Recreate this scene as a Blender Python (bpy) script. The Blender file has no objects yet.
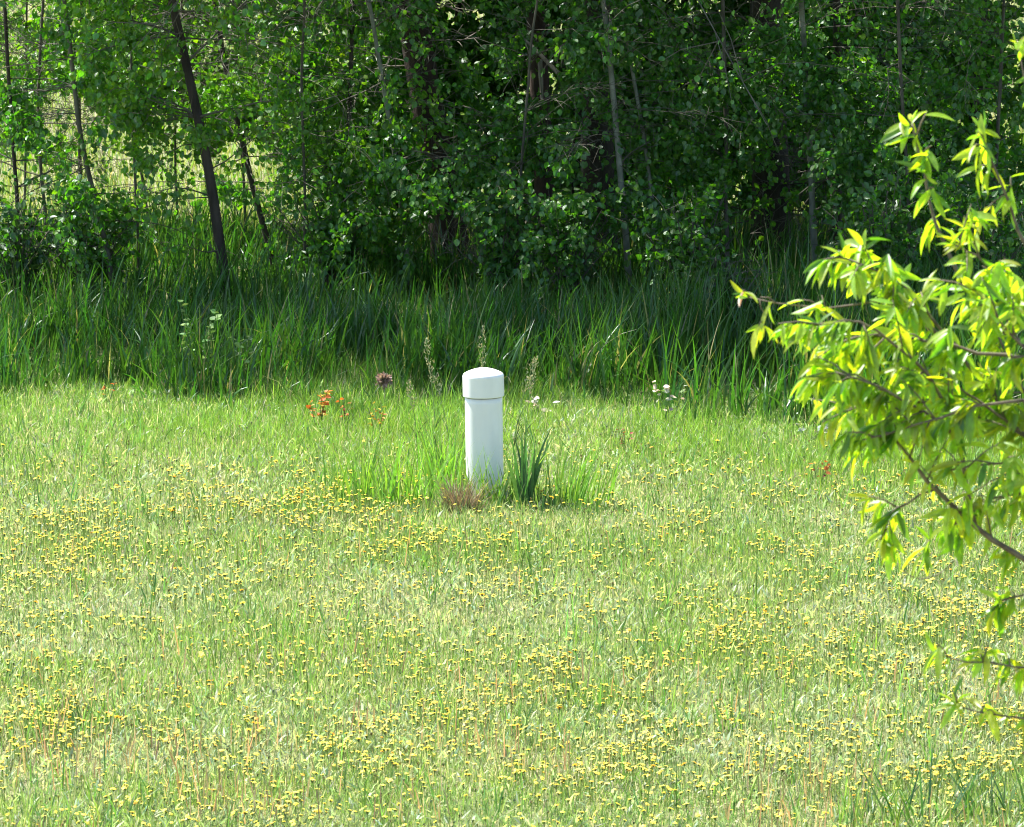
import bpy, math, random
import numpy as np
from mathutils import Vector

random.seed(7)
rng = np.random.default_rng(11)
scene = bpy.context.scene
col = scene.collection
rad = math.radians

# ------------------------------------------------------------------ camera
W, H, F = 1024, 827, 5400.0
CX, CY = 512.0, 413.5
CAMZ, PITCH = 4.0, rad(8.2)
cp, sp = math.cos(PITCH), math.sin(PITCH)
cam_d = bpy.data.cameras.new('camera')
cam = bpy.data.objects.new('camera', cam_d)
col.objects.link(cam)
cam.location = (0, 0, CAMZ)
cam.rotation_euler = (rad(90) - PITCH, 0, 0)
cam_d.sensor_width = 36.0
cam_d.lens = 36.0 * F / W
cam_d.clip_start = 0.1
cam_d.clip_end = 3000
cam_d.dof.use_dof = True
cam_d.dof.focus_distance = 25.5
cam_d.dof.aperture_fstop = 20
scene.camera = cam
scene.render.resolution_x, scene.render.resolution_y = W, H


def at(px, py, Y):
    """photo position -> point at distance Y"""
    u, v = (px - CX) / F, -(py - CY) / F
    d = (u, cp + v * sp, -sp + v * cp)
    t = Y / d[1]
    return np.array((d[0] * t, Y, CAMZ + d[2] * t))


def ground_at(px, py):
    u, v = (px - CX) / F, -(py - CY) / F
    d = (u, cp + v * sp, -sp + v * cp)
    t = -CAMZ / d[2]
    return np.array((d[0] * t, d[1] * t, 0.0))


def to_px(P):
    P = np.asarray(P, float)
    x, y, z = P[..., 0], P[..., 1], P[..., 2] - CAMZ
    dep = y * cp - z * sp
    upc = y * sp + z * cp
    return CX + F * x / dep, CY - F * upc / dep


# ------------------------------------------------------------------ light
SUN_EL, SUN_AZ = rad(58), rad(-57)
sd = Vector((math.sin(SUN_AZ) * math.cos(SUN_EL), math.cos(SUN_AZ) * math.cos(SUN_EL), math.sin(SUN_EL)))
sun_d = bpy.data.lights.new('sun', 'SUN')
sun_d.energy = 5.0
sun_d.angle = rad(0.5)
sun_d.color = (1.0, 0.955, 0.87)
sun = bpy.data.objects.new('sun', sun_d)
sun.rotation_euler = sd.to_track_quat('Z', 'Y').to_euler()
sun.location = (-10, 30, 40)
col.objects.link(sun)
world = bpy.data.worlds.new('World')
scene.world = world
world.use_nodes = True
wn = world.node_tree
sky = wn.nodes.new('ShaderNodeTexSky')
sky.sky_type = 'NISHITA'
sky.sun_disc = False
sky.sun_elevation = SUN_EL
sky.sun_rotation = SUN_AZ % (2 * math.pi)
bg = wn.nodes['Background']
bg.inputs['Strength'].default_value = 0.095
wn.links.new(sky.outputs[0], bg.inputs['Color'])
scene.view_settings.view_transform = 'Standard'
scene.view_settings.look = 'None'
scene.view_settings.gamma = 1
scene.view_settings.exposure = 1.6
scene.cycles.filter_width = 1.1
scene.cycles.max_bounces = 8
scene.cycles.transmission_bounces = 6
scene.cycles.diffuse_bounces = 4


# ------------------------------------------------------------------ materials
def leaf_mat(name, trans=0.45, tgain=(1.5, 1.6, 0.7), gloss=0.06, rough=0.38, grain=60.0):
    m = bpy.data.materials.new(name)
    m.use_nodes = True
    nt = m.node_tree
    nt.nodes.clear()
    N, L = nt.nodes.new, nt.links.new
    out = N('ShaderNodeOutputMaterial')
    a = N('ShaderNodeAttribute'); a.attribute_name = 'tint'
    tc = N('ShaderNodeTexCoord')
    nz = N('ShaderNodeTexNoise'); nz.inputs['Scale'].default_value = grain
    L(tc.outputs['Object'], nz.inputs['Vector'])
    mr = N('ShaderNodeMapRange')
    mr.inputs['From Min'].default_value = 0.3; mr.inputs['From Max'].default_value = 0.7
    mr.inputs['To Min'].default_value = 0.8; mr.inputs['To Max'].default_value = 1.2
    L(nz.outputs[0], mr.inputs['Value'])
    mu = N('ShaderNodeVectorMath'); mu.operation = 'SCALE'
    L(a.outputs['Color'], mu.inputs[0]); L(mr.outputs[0], mu.inputs['Scale'])
    df = N('ShaderNodeBsdfDiffuse'); L(mu.outputs[0], df.inputs['Color'])
    tg = N('ShaderNodeVectorMath'); tg.operation = 'MULTIPLY'
    tg.inputs[1].default_value = tgain
    L(mu.outputs[0], tg.inputs[0])
    tr = N('ShaderNodeBsdfTranslucent'); L(tg.outputs[0], tr.inputs['Color'])
    mx = N('ShaderNodeMixShader'); mx.inputs[0].default_value = trans
    L(df.outputs[0], mx.inputs[1]); L(tr.outputs[0], mx.inputs[2])
    gl = N('ShaderNodeBsdfGlossy'); gl.inputs['Roughness'].default_value = rough
    gl.inputs['Color'].default_value = (0.9, 0.95, 1, 1)
    mg = N('ShaderNodeMixShader'); mg.inputs[0].default_value = gloss
    L(mx.outputs[0], mg.inputs[1]); L(gl.outputs[0], mg.inputs[2])
    L(mg.outputs[0], out.inputs['Surface'])
    return m


def rough_mat(name, c1, c2, scale=8.0, rough=0.85, stretch=(1, 1, 1), bump=0.3, dist=0.01):
    m = bpy.data.materials.new(name)
    m.use_nodes = True
    nt = m.node_tree
    N, L = nt.nodes.new, nt.links.new
    b = nt.nodes['Principled BSDF']
    b.inputs['Roughness'].default_value = rough
    tc = N('ShaderNodeTexCoord')
    mp = N('ShaderNodeMapping'); mp.inputs['Scale'].default_value = stretch
    L(tc.outputs['Object'], mp.inputs['Vector'])
    nz = N('ShaderNodeTexNoise'); nz.inputs['Scale'].default_value = scale
    nz.inputs['Detail'].default_value = 8; nz.inputs['Roughness'].default_value = 0.65
    L(mp.outputs[0], nz.inputs['Vector'])
    cr = N('ShaderNodeValToRGB')
    cr.color_ramp.elements[0].position = 0.32; cr.color_ramp.elements[0].color = (*c1, 1)
    cr.color_ramp.elements[1].position = 0.68; cr.color_ramp.elements[1].color = (*c2, 1)
    L(nz.outputs[0], cr.inputs[0]); L(cr.outputs[0], b.inputs['Base Color'])
    bp = N('ShaderNodeBump'); bp.inputs['Strength'].default_value = bump
    bp.inputs['Distance'].default_value = dist
    L(nz.outputs[0], bp.inputs['Height']); L(bp.outputs[0], b.inputs['Normal'])
    return m


M_LEAF = leaf_mat('poplar_leaf', 0.42, (1.9, 2.4, 0.4), 0.045, 0.42)
M_GRASS = leaf_mat('lawn_blade', 0.48, (1.45, 1.5, 0.8), 0.025, 0.5)
M_TALL = leaf_mat('tall_blade', 0.45, (1.3, 1.5, 0.5), 0.04, 0.42)
M_PEACH = leaf_mat('fruit_leaf', 0.62, (2.45, 2.65, 0.42), 0.04, 0.42)
M_PETAL = leaf_mat('petal', 0.35, (1.1, 1.0, 0.8), 0.02, 0.5)
M_BARK_DARK = rough_mat('bark_dark', (0.018, 0.014, 0.011), (0.075, 0.06, 0.05), 14, 0.9, (1, 1, 0.25), 0.8, 0.02)
M_BARK_RED = rough_mat('bark_red_brown', (0.022, 0.014, 0.011), (0.085, 0.052, 0.042), 16, 0.9, (1, 1, 0.3), 0.9, 0.03)
M_BARK_GREY = rough_mat('bark_grey', (0.10, 0.11, 0.085), (0.27, 0.28, 0.23), 18, 0.8, (1, 1, 0.5), 0.4, 0.008)
M_BARK_MID = rough_mat('bark_mid', (0.05, 0.045, 0.035), (0.15, 0.14, 0.11), 18, 0.85, (1, 1, 0.4), 0.5, 0.01)
M_DEADWOOD = rough_mat('dead_wood', (0.16, 0.13, 0.11), (0.36, 0.32, 0.28), 25, 0.85, (1, 1, 0.4), 0.4, 0.006)
M_TWIG = rough_mat('fruit_twig', (0.07, 0.05, 0.035), (0.20, 0.16, 0.11), 40, 0.7, (1, 1, 1), 0.3, 0.003)
M_STEM = rough_mat('green_stem', (0.06, 0.11, 0.03), (0.13, 0.20, 0.06), 40, 0.7)
M_SEED = rough_mat('seed_head', (0.20, 0.19, 0.11), (0.45, 0.42, 0.28), 60, 0.8)
M_DEAD = leaf_mat('dead_leaf', 0.3, (1.2, 1.0, 0.8), 0.03, 0.6)


# ------------------------------------------------------------------ mesh helpers
class MB:
    def __init__(self):
        self.v, self.c, self.loops, self.tot, self.mi = [], [], [], [], []
        self.n = 0

    def add(self, verts, faces, colour=(0.1, 0.1, 0.1), mat=0):
        """verts (n,3); faces: list of tuples"""
        verts = np.asarray(verts, np.float32)
        self.v.append(verts)
        c = np.asarray(colour, np.float32)
        if c.ndim == 1:
            c = np.repeat(c[None, :], len(verts), 0)
        self.c.append(c)
        for f in faces:
            self.loops.append(np.asarray(f, np.int32) + self.n)
        self.tot.append(np.array([len(f) for f in faces], np.int32))
        self.mi.append(np.full(len(faces), mat, np.int32))
        self.n += len(verts)

    def add_inst(self, T, faces, R, S, P, colour, mat=0):
        """template T (k,3) instanced n times: R (n,3,3) columns are axes, S (n,) or (n,3), P (n,3), colour (n,3)"""
        T = np.asarray(T, np.float32)
        n, k = len(P), len(T)
        if n == 0:
            return
        S = np.asarray(S, np.float32)
        if S.ndim == 1:
            S = np.repeat(S[:, None], 3, 1)
        X = T[None] * S[:, None, :]
        X = np.einsum('nij,nkj->nki', R, X) + P[:, None, :]
        self.add_arr(X, faces, colour, mat)

    def add_arr(self, X, faces, colour, mat=0):
        """X (n,k,3) vertices of n copies of one topology"""
        n, k = X.shape[:2]
        self.v.append(X.reshape(-1, 3).astype(np.float32))
        colour = np.asarray(colour, np.float32)
        if colour.ndim == 1:
            colour = np.repeat(colour[None], n, 0)
        if colour.ndim == 2:
            colour = np.repeat(colour[:, None, :], k, 1)
        self.c.append(colour.reshape(-1, 3))
        fl = np.concatenate([np.asarray(f, np.int32) for f in faces])
        off = (np.arange(n, dtype=np.int32) * k + self.n)[:, None]
        self.loops.append((fl[None] + off).ravel())
        self.tot.append(np.tile(np.array([len(f) for f in faces], np.int32), n))
        self.mi.append(np.full(n * len(faces), mat, np.int32))
        self.n += n * k

    def tube(self, pts, radii, sides=6, colour=(0.1, 0.1, 0.1), mat=0, cap=True):
        pts = np.asarray(pts, float)
        n = len(pts)
        radii = np.asarray(radii, float)
        t = np.gradient(pts, axis=0)
        t /= np.linalg.norm(t, axis=1)[:, None] + 1e-9
        ref = np.array((0.0, 1.0, 0.0)) if abs(t[0][2]) > 0.7 else np.array((0.0, 0.0, 1.0))
        a = np.cross(t, ref); a /= np.linalg.norm(a, axis=1)[:, None] + 1e-9
        b = np.cross(a, t)
        ang = np.arange(sides) * 2 * math.pi / sides
        V = pts[:, None, :] + radii[:, None, None] * (np.cos(ang)[None, :, None] * a[:, None, :] + np.sin(ang)[None, :, None] * b[:, None, :])
        fs = []
        for i in range(n - 1):
            for j in range(sides):
                k = (j + 1) % sides
                fs.append((i * sides + j, i * sides + k, (i + 1) * sides + k, (i + 1) * sides + j))
        if cap:
            fs.append(tuple(range(sides))[::-1])
            fs.append(tuple((n - 1) * sides + j for j in range(sides)))
        self.add(V.reshape(-1, 3), fs, colour, mat)

    def build(self, name, mats, parent=None, origin=None, smooth=False):
        V = np.concatenate(self.v)
        if origin is not None:
            V = V - np.asarray(origin, np.float32)[None]
        me = bpy.data.meshes.new(name)
        me.vertices.add(len(V))
        me.vertices.foreach_set('co', V.ravel())
        L = np.concatenate(self.loops)
        T = np.concatenate(self.tot)
        me.loops.add(len(L))
        me.loops.foreach_set('vertex_index', L)
        me.polygons.add(len(T))
        st = np.zeros(len(T), np.int32); st[1:] = np.cumsum(T)[:-1]
        me.polygons.foreach_set('loop_start', st)
        mats = mats if isinstance(mats, (list, tuple)) else [mats]
        for m in mats:
            me.materials.append(m)
        if len(mats) > 1:
            me.polygons.foreach_set('material_index', np.concatenate(self.mi))
        me.polygons.foreach_set('use_smooth', np.full(len(T), bool(smooth)))
        me.update(calc_edges=True)
        at_ = me.attributes.new('tint', 'FLOAT_COLOR', 'POINT')
        C = np.ones((len(V), 4), np.float32); C[:, :3] = np.concatenate(self.c)
        at_.data.foreach_set('color', C.ravel())
        o = bpy.data.objects.new(name, me)
        if parent is not None:
            o.parent = parent
        elif origin is not None:
            o.location = [float(q) for q in origin]
        col.objects.link(o)
        return o


def tag(o, label=None, cat=None, group=None, kind=None):
    if label: o['label'] = label
    if cat: o['category'] = cat
    if group: o['group'] = group
    if kind: o['kind'] = kind
    return o


def empty(name, loc, label, cat, group=None):
    o = bpy.data.objects.new(name, None)
    o.empty_display_size = 0.1
    o.location = [float(q) for q in loc]
    col.objects.link(o)
    return tag(o, label, cat, group)


def vnoise(x, y, scale, seed):
    r = np.random.default_rng(seed).random((64, 64))
    u, v = np.asarray(x) / scale, np.asarray(y) / scale
    i, j = np.floor(u).astype(int), np.floor(v).astype(int)
    fu, fv = u - i, v - j
    fu, fv = fu * fu * (3 - 2 * fu), fv * fv * (3 - 2 * fv)
    g = lambda a, b: r[a % 64, b % 64]
    return (g(i, j) * (1 - fu) + g(i + 1, j) * fu) * (1 - fv) + (g(i, j + 1) * (1 - fu) + g(i + 1, j + 1) * fu) * fv


def fbm(x, y, scale, seed):
    return 0.55 * vnoise(x, y, scale, seed) + 0.3 * vnoise(x, y, scale * 0.47, seed + 1) + 0.15 * vnoise(x, y, scale * 0.21, seed + 2)


def unit(v):
    return v / (np.linalg.norm(v, axis=-1, keepdims=True) + 1e-9)


def frames(d, nrm):
    """axes (x side, y along, z normal) as columns"""
    y = unit(d)
    x = unit(np.cross(y, nrm))
    z = np.cross(x, y)
    return np.stack([x, y, z], axis=2)


def blades(mb, P, h, w, az, lean, bend, colour, segs=2, tipcol=None):
    """curved tapering blades. az: direction they lean to; lean: base tilt (rad); bend: extra tilt reached at the tip"""
    n = len(P)
    dx, dy = np.cos(az), np.sin(az)
    yaw = rng.uniform(0, 2 * math.pi, n)
    sx, sy = np.cos(yaw), np.sin(yaw)
    pos = P.astype(float).copy()
    rows = []
    cs = []
    for s in range(segs + 1):
        t = s / segs
        ww = w * (1 - t ** 1.7) * (0.75 + 0.25 * min(1, t * 4)) * 0.5
        if s == segs:
            rows.append(pos.copy()); cs.append(t)
        else:
            off = np.stack([sx * ww, sy * ww, np.zeros(n)], 1)
            rows.append(pos - off); rows.append(pos + off); cs += [t, t]
            th = lean + bend * ((s + 0.5) / segs)
            stp = h / segs
            pos = pos + np.stack([dx * np.sin(th) * stp, dy * np.sin(th) * stp, np.cos(th) * stp], 1)
    X = np.stack(rows, 1)
    fs = []
    for s in range(segs - 1):
        fs.append((2 * s, 2 * s + 1, 2 * s + 3, 2 * s + 2))
    k = 2 * (segs - 1)
    fs.append((k, k + 1, k + 2))
    C = np.asarray(colour, np.float32)
    if tipcol is not None:
        t = np.array(cs)[None, :, None]
        C = C[:, None, :] * (1 - t) + np.asarray(tipcol)[:, None, :] * t
    mb.add_arr(X, fs, C)


def cvar(base, n, amt=0.25, hue=0.12):
    c = np.repeat(np.asarray(base, np.float32)[None], n, 0)
    c *= rng.uniform(1 - amt, 1 + amt, (n, 1))
    c[:, 0] *= rng.uniform(1 - hue * 2, 1 + hue * 2, n)
    c[:, 2] *= rng.uniform(1 - hue * 2, 1 + hue * 2, n)
    return c


# ------------------------------------------------------------------ ground
M_GROUND = bpy.data.materials.new('meadow_soil')
M_GROUND.use_nodes = True
nt = M_GROUND.node_tree
b = nt.nodes['Principled BSDF']; b.inputs['Roughness'].default_value = 0.95
tc = nt.nodes.new('ShaderNodeTexCoord')
n1 = nt.nodes.new('ShaderNodeTexNoise'); n1.inputs['Scale'].default_value = 1.3; n1.inputs['Detail'].default_value = 6
n2 = nt.nodes.new('ShaderNodeTexNoise'); n2.inputs['Scale'].default_value = 45; n2.inputs['Detail'].default_value = 8
mpn = nt.nodes.new('ShaderNodeMapping'); mpn.inputs['Scale'].default_value = (1, 0.35, 1)
nt.links.new(tc.outputs['Object'], mpn.inputs['Vector'])
nt.links.new(tc.outputs['Object'], n1.inputs['Vector']); nt.links.new(mpn.outputs[0], n2.inputs['Vector'])
r1 = nt.nodes.new('ShaderNodeValToRGB')
r1.color_ramp.elements[0].position = 0.35; r1.color_ramp.elements[0].color = (0.17, 0.21, 0.08, 1)
r1.color_ramp.elements[1].position = 0.65; r1.color_ramp.elements[1].color = (0.27, 0.26, 0.14, 1)
nt.links.new(n1.outputs[0], r1.inputs[0])
r2 = nt.nodes.new('ShaderNodeValToRGB')
r2.color_ramp.elements[0].position = 0.35; r2.color_ramp.elements[0].color = (0.55, 0.55, 0.5, 1)
r2.color_ramp.elements[1].position = 0.65; r2.color_ramp.elements[1].color = (1.25, 1.2, 1.1, 1)
nt.links.new(n2.outputs[0], r2.inputs[0])
mm = nt.nodes.new('ShaderNodeMix'); mm.data_type = 'RGBA'; mm.blend_type = 'MULTIPLY'; mm.inputs[0].default_value = 1
nt.links.new(r1.outputs[0], mm.inputs[6]); nt.links.new(r2.outputs[0], mm.inputs[7])
nt.links.new(mm.outputs[2], b.inputs['Base Color'])
bp = nt.nodes.new('ShaderNodeBump'); bp.inputs['Distance'].default_value = 0.05; bp.inputs['Strength'].default_value = 0.8
nt.links.new(n2.outputs[0], bp.inputs['Height']); nt.links.new(bp.outputs[0], b.inputs['Normal'])
g = MB()
g.add([(-900, -300, 0), (900, -300, 0), (900, 1500, 0), (-900, 1500, 0)], [(0, 1, 2, 3)])
tag(g.build('ground', M_GROUND), kind='structure')

# front edge of the tall grass as a function of x
PIPE = ground_at(485.3, 500)


def edge_y(x):
    e = 28.2 + 0.25 * np.sin(x * 2.1) + 0.18 * np.sin(x * 5.3 + 1)
    e = e - 1.15 * np.clip((x - 0.25) / 0.75, 0, 1)
    return e


# ------------------------------------------------------------------ lawn
def lawn():
    mb = MB()
    n = 780000
    Y = rng.uniform(16.2, 34.0, n)
    hw = 0.0948 * Y + 1.3
    X = rng.uniform(-1, 1, n) * hw
    inside = np.abs(X) < 0.0948 * Y + 0.35
    keep = (inside | (rng.random(n) < 0.5)) & ((Y < edge_y(X) + rng.normal(0.6, 0.25, n)) | (rng.random(n) < 0.55))
    X, Y = X[keep], Y[keep]
    # clumps: pull blades towards tuft centres
    n = len(X)
    X = X + rng.normal(0, 0.01, n); Y = Y + rng.normal(0, 0.01, n)
    e = edge_y(X)
    toedge = np.clip((Y - (e - 2.6)) / 2.6, 0, 1)
    lush = np.clip((fbm(X, Y * 0.8, 0.9, 3) - 0.38) * 3.2, 0, 1)          # bright grass patches
    grey = np.clip((fbm(X + 40, Y, 1.3, 9) - 0.42) * 3.5 + np.clip((23.5 - Y) / 4, -0.3, 0.45), 0, 1)           # grey-green hairy weeds
    tan = np.clip((fbm(X + 11, Y + 70, 0.6, 21) - 0.55) * 4, 0, 1)
    h = rng.gamma(3.2, 0.0092, n) * (0.75 + 0.55 * lush) * (1 + 1.3 * toedge ** 1.5)
    h = np.clip(h, 0.02, 0.32)
    dp = np.hypot((X - PIPE[0]) / 1.0, (Y - PIPE[1]) / 1.2)
    h *= 1 + 1.1 * np.exp(-(dp / 0.38) ** 2)
    w = rng.uniform(0.0028, 0.006, n)
    az = rng.uniform(0, 2 * math.pi, n)
    lean = np.abs(rng.normal(0.12, 0.22, n))
    bend = np.abs(rng.normal(0.3, 0.4, n))
    c = cvar((0.19, 0.29, 0.11), n, 0.30, 0.12)
    cg = cvar((0.27, 0.315, 0.225), n, 0.34, 0.10) * 1.08
    mixg = (grey * (1 - 0.75 * lush) * (1 - toedge))[:, None] * (rng.random((n, 1)) < 0.75)
    c = c * (1 - mixg) + cg * mixg
    cl = cvar((0.20, 0.315, 0.05), n, 0.3, 0.1)
    ml = np.clip(0.6 * lush + 0.7 * toedge, 0, 1)[:, None] * (rng.random((n, 1)) < 0.7)
    c = c * (1 - ml) + cl * ml
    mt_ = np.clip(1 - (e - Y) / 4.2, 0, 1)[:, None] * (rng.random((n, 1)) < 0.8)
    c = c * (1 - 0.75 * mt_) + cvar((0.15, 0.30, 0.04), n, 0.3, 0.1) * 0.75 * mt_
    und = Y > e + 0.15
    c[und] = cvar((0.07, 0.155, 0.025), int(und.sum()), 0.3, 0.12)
    dead = rng.random(n) < (0.09 + 0.25 * tan) * (1 - 0.6 * toedge)
    c[dead] = cvar((0.44, 0.41, 0.28), int(dead.sum()), 0.3, 0.06)
    P = np.stack([X, Y, np.zeros(n)], 1)
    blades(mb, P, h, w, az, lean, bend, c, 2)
    # broad little weed leaves lying in the turf
    n2 = 75000
    Y = rng.uniform(16.2, 28.6, n2); X = rng.uniform(-1, 1, n2) * (0.0948 * Y + 0.9)
    k = rng.random(n2) < 0.25 + 0.75 * np.clip((fbm(X + 40, Y, 1.3, 9) - 0.4) * 4, 0, 1)
    X, Y = X[k], Y[k]; n2 = len(X)
    P = np.stack([X, Y, rng.uniform(0.0, 0.03, n2)], 1)
    blades(mb, P, rng.uniform(0.025, 0.06, n2), rng.uniform(0.008, 0.015, n2), rng.uniform(0, 6.3, n2),
           rng.uniform(0.2, 1.1, n2), rng.uniform(0.1, 0.9, n2), cvar((0.31, 0.37, 0.22), n2, 0.4, 0.12), 2)
    o = mb.build('lawn_grass', M_GRASS)
    tag(o, 'short sunlit lawn grass and grey green weeds covering the clearing', 'grass', kind='stuff')

    # longer loose blades standing out of the lawn
    mb = MB()
    n = 2600
    Y = rng.uniform(16.6, 28, n); X = rng.uniform(-1, 1, n) * (0.0948 * Y + 0.7)
    k = rng.random(n) < np.clip((fbm(X + 5, Y + 9, 0.7, 31) - 0.35) * 3, 0.05, 1)
    X, Y = X[k], Y[k]
    P = []
    for x, y in zip(X, Y):
        for q in range(random.randint(1, 5)):
            P.append((x + random.gauss(0, 0.025), y + random.gauss(0, 0.025), 0))
    P = np.array(P); n = len(P)
    blades(mb, P, rng.uniform(0.10, 0.2, n), rng.uniform(0.005, 0.009, n), rng.uniform(0, 6.3, n),
           np.abs(rng.normal(0.1, 0.15, n)), np.abs(rng.normal(0.4, 0.4, n)), cvar((0.13, 0.24, 0.06), n, 0.3, 0.15), 3)
    # reddish seed stalks of sorrel, in patches
    n = 10000
    Y = rng.uniform(16.4, 24, n); X = rng.uniform(-1, 1, n) * (0.0948 * Y + 0.6)
    k = rng.random(n) < np.clip((fbm(X + 77, Y + 3, 0.5, 55) - 0.50) * 6, 0, 1) * np.clip((21.5 - Y) / 4, 0.08, 1)
    X, Y = X[k], Y[k]; n = len(X)
    blades(mb, np.stack([X, Y, np.full(n, 0.03)], 1), rng.uniform(0.08, 0.15, n), rng.uniform(0.004, 0.008, n), rng.uniform(0, 6.3, n),
           np.abs(rng.normal(0.05, 0.15, n)), np.abs(rng.normal(0.1, 0.2, n)), cvar((0.37, 0.25, 0.17), n, 0.3, 0.1), 2)
    o = mb.build('lawn_weeds', M_GRASS)
    tag(o, 'longer loose blades and reddish sorrel stalks scattered through the lawn', 'weeds', kind='stuff')


lawn()


# ------------------------------------------------------------------ tall grass under the trees and the field beyond
def tall_grass():
    mb = MB()
    n = 68000
    Y = rng.uniform(26.2, 35.5, n); X = rng.uniform(-1, 1, n) * (0.0948 * Y + 1.3)
    e = edge_y(X)
    d = Y - e
    cl = fbm(X, Y, 0.42, 41)
    prob = np.clip((d + 0.25) / 0.5, 0, 1) * np.clip((cl - 0.36) * 4.0, 0.05, 1)
    prob *= np.where(Y > 31.2, 0.55, 1.0)
    k = rng.random(n) < prob
    X, Y, d, cl = X[k], Y[k], d[k], cl[k]; n = len(X)
    rightness = np.clip((X - 0.4) / 1.2, 0, 1)
    base = (0.32 + 0.14 * rightness) * np.clip((d + 0.45) / 0.8, 0.3, 1)
    base = np.where(Y > 30.8, base * 0.78, base)
    left = np.clip((-X - 0.9) / 0.6, 0, 1) * np.clip((Y - 31.5) / 1.5, 0, 1)
    base = base * (1 + 0.35 * left)
    h = base * rng.uniform(0.5, 1.4, n) * (0.4 + 1.15 * cl)
    w = rng.uniform(0.008, 0.020, n)
    az = rng.normal(-0.8, 1.6, n)
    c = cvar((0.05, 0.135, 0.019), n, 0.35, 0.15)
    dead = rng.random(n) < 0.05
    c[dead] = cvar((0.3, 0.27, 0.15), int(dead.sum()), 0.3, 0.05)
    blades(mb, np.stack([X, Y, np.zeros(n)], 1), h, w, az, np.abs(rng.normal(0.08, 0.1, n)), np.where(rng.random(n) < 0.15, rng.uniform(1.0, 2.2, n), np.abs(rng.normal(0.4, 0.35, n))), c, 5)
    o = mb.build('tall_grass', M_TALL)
    tag(o, 'tall dark green grass standing along the foot of the trees', 'grass', kind='stuff')
    mb = MB()
    n = 90000
    Y = 35.5 + 34 * rng.random(n) ** 1.5; X = rng.uniform(-1, 1, n) * (0.0948 * Y + 1.0)
    h = rng.uniform(0.04, 0.13, n) * (0.7 + 0.6 * fbm(X, Y, 2.0, 63))
    c = cvar((0.19, 0.27, 0.07), n, 0.3, 0.12)
    dead = rng.random(n) < 0.12
    c[dead] = cvar((0.33, 0.29, 0.15), int(dead.sum()), 0.25, 0.05)
    blades(mb, np.stack([X, Y, np.zeros(n)], 1), h, rng.uniform(0.008, 0.02, n), rng.uniform(0, 6.3, n),
           np.abs(rng.normal(0.1, 0.15, n)), np.abs(rng.normal(0.4, 0.3, n)), c, 2)
    o = mb.build('field_grass', M_GRASS)
    tag(o, 'pale sunlit field grass seen through gaps beyond the trees', 'grass', kind='stuff')


tall_grass()

# ------------------------------------------------------------------ the white pipe
M_PVC = bpy.data.materials.new('white_plastic')
M_PVC.use_nodes = True
nt = M_PVC.node_tree
b = nt.nodes['Principled BSDF']
b.inputs['Roughness'].default_value = 0.38
tc = nt.nodes.new('ShaderNodeTexCoord')
nz = nt.nodes.new('ShaderNodeTexNoise'); nz.inputs['Scale'].default_value = 9; nz.inputs['Detail'].default_value = 7
mpn = nt.nodes.new('ShaderNodeMapping'); mpn.inputs['Scale'].default_value = (1, 1, 0.35)
nt.links.new(tc.outputs['Object'], mpn.inputs[0]); nt.links.new(mpn.outputs[0], nz.inputs['Vector'])
cr = nt.nodes.new('ShaderNodeValToRGB')
cr.color_ramp.elements[0].position = 0.3; cr.color_ramp.elements[0].color = (0.74, 0.765, 0.77, 1)
cr.color_ramp.elements[1].position = 0.55; cr.color_ramp.elements[1].color = (0.83, 0.85, 0.86, 1)
nt.links.new(nz.outputs[0], cr.inputs[0])
# splashed soil near the ground
sep = nt.nodes.new('ShaderNodeSeparateXYZ'); nt.links.new(tc.outputs['Object'], sep.inputs[0])
add = nt.nodes.new('ShaderNodeMath'); add.operation = 'MULTIPLY_ADD'
add.inputs[1].default_value = 0.25; nt.links.new(nz.outputs[0], add.inputs[0]); nt.links.new(sep.outputs['Z'], add.inputs[2])
mr = nt.nodes.new('ShaderNodeMapRange')
mr.inputs['From Min'].default_value = 0.12; mr.inputs['From Max'].default_value = 0.30
mr.inputs['To Min'].default_value = 0.55; mr.inputs['To Max'].default_value = 0.0
nt.links.new(add.outputs[0], mr.inputs['Value'])
mm = nt.nodes.new('ShaderNodeMix'); mm.data_type = 'RGBA'
mm.inputs[7].default_value = (0.36, 0.31, 0.2, 1)
nt.links.new(mr.outputs[0], mm.inputs[0]); nt.links.new(cr.outputs[0], mm.inputs[6])
nt.links.new(mm.outputs[2], b.inputs['Base Color'])


def lathe(name, prof, parent, mat, sides=64):
    mb = MB()
    ang = np.arange(sides) * 2 * math.pi / sides
    V = []
    for r, z in prof:
        V += [(r * math.cos(a), r * math.sin(a), z) for a in ang]
    fs = []
    for i in range(len(prof) - 1):
        for j in range(sides):
            k = (j + 1) % sides
            fs.append((i * sides + j, i * sides + k, (i + 1) * sides + k, (i + 1) * sides + j))
    mb.add(V, fs)
    return mb.build(name, mat, parent, smooth=True)


pipe = empty('standpipe', PIPE, 'upright white plastic standpipe with a domed cap in the grass', 'pipe')
pipe.rotation_euler = (rad(0.5), rad(-0.9), 0)
PR, CR = 0.0875, 0.0965
prof = [(PR, -0.1), (PR, 0.46), (PR, 0.4935), (PR - 0.008, 0.4936)]
lathe('pipe_body', prof, pipe, M_PVC)
ch, ct = 0.492, 0.604
cpf = [(PR + 0.0012, ch + 0.02), (PR + 0.0012, ch), (CR - 0.002, ch - 0.0002), (CR, ch + 0.002), (CR, ch + 0.004), (CR, ct - 0.022), (CR, ct - 0.02)]
for k in range(1, 8):                     # rounded shoulder
    a = k / 7 * rad(68)
    cpf.append((CR - 0.020 * (1 - math.cos(a)), ct - 0.02 + 0.020 * math.sin(a)))
r0, z0 = cpf[-1]
for k in range(1, 13):                    # shallow dome
    t = k / 12
    cpf.append((r0 * (1 - t) + 1e-4, z0 + 0.022 * (1 - (1 - t) ** 2)))
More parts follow.
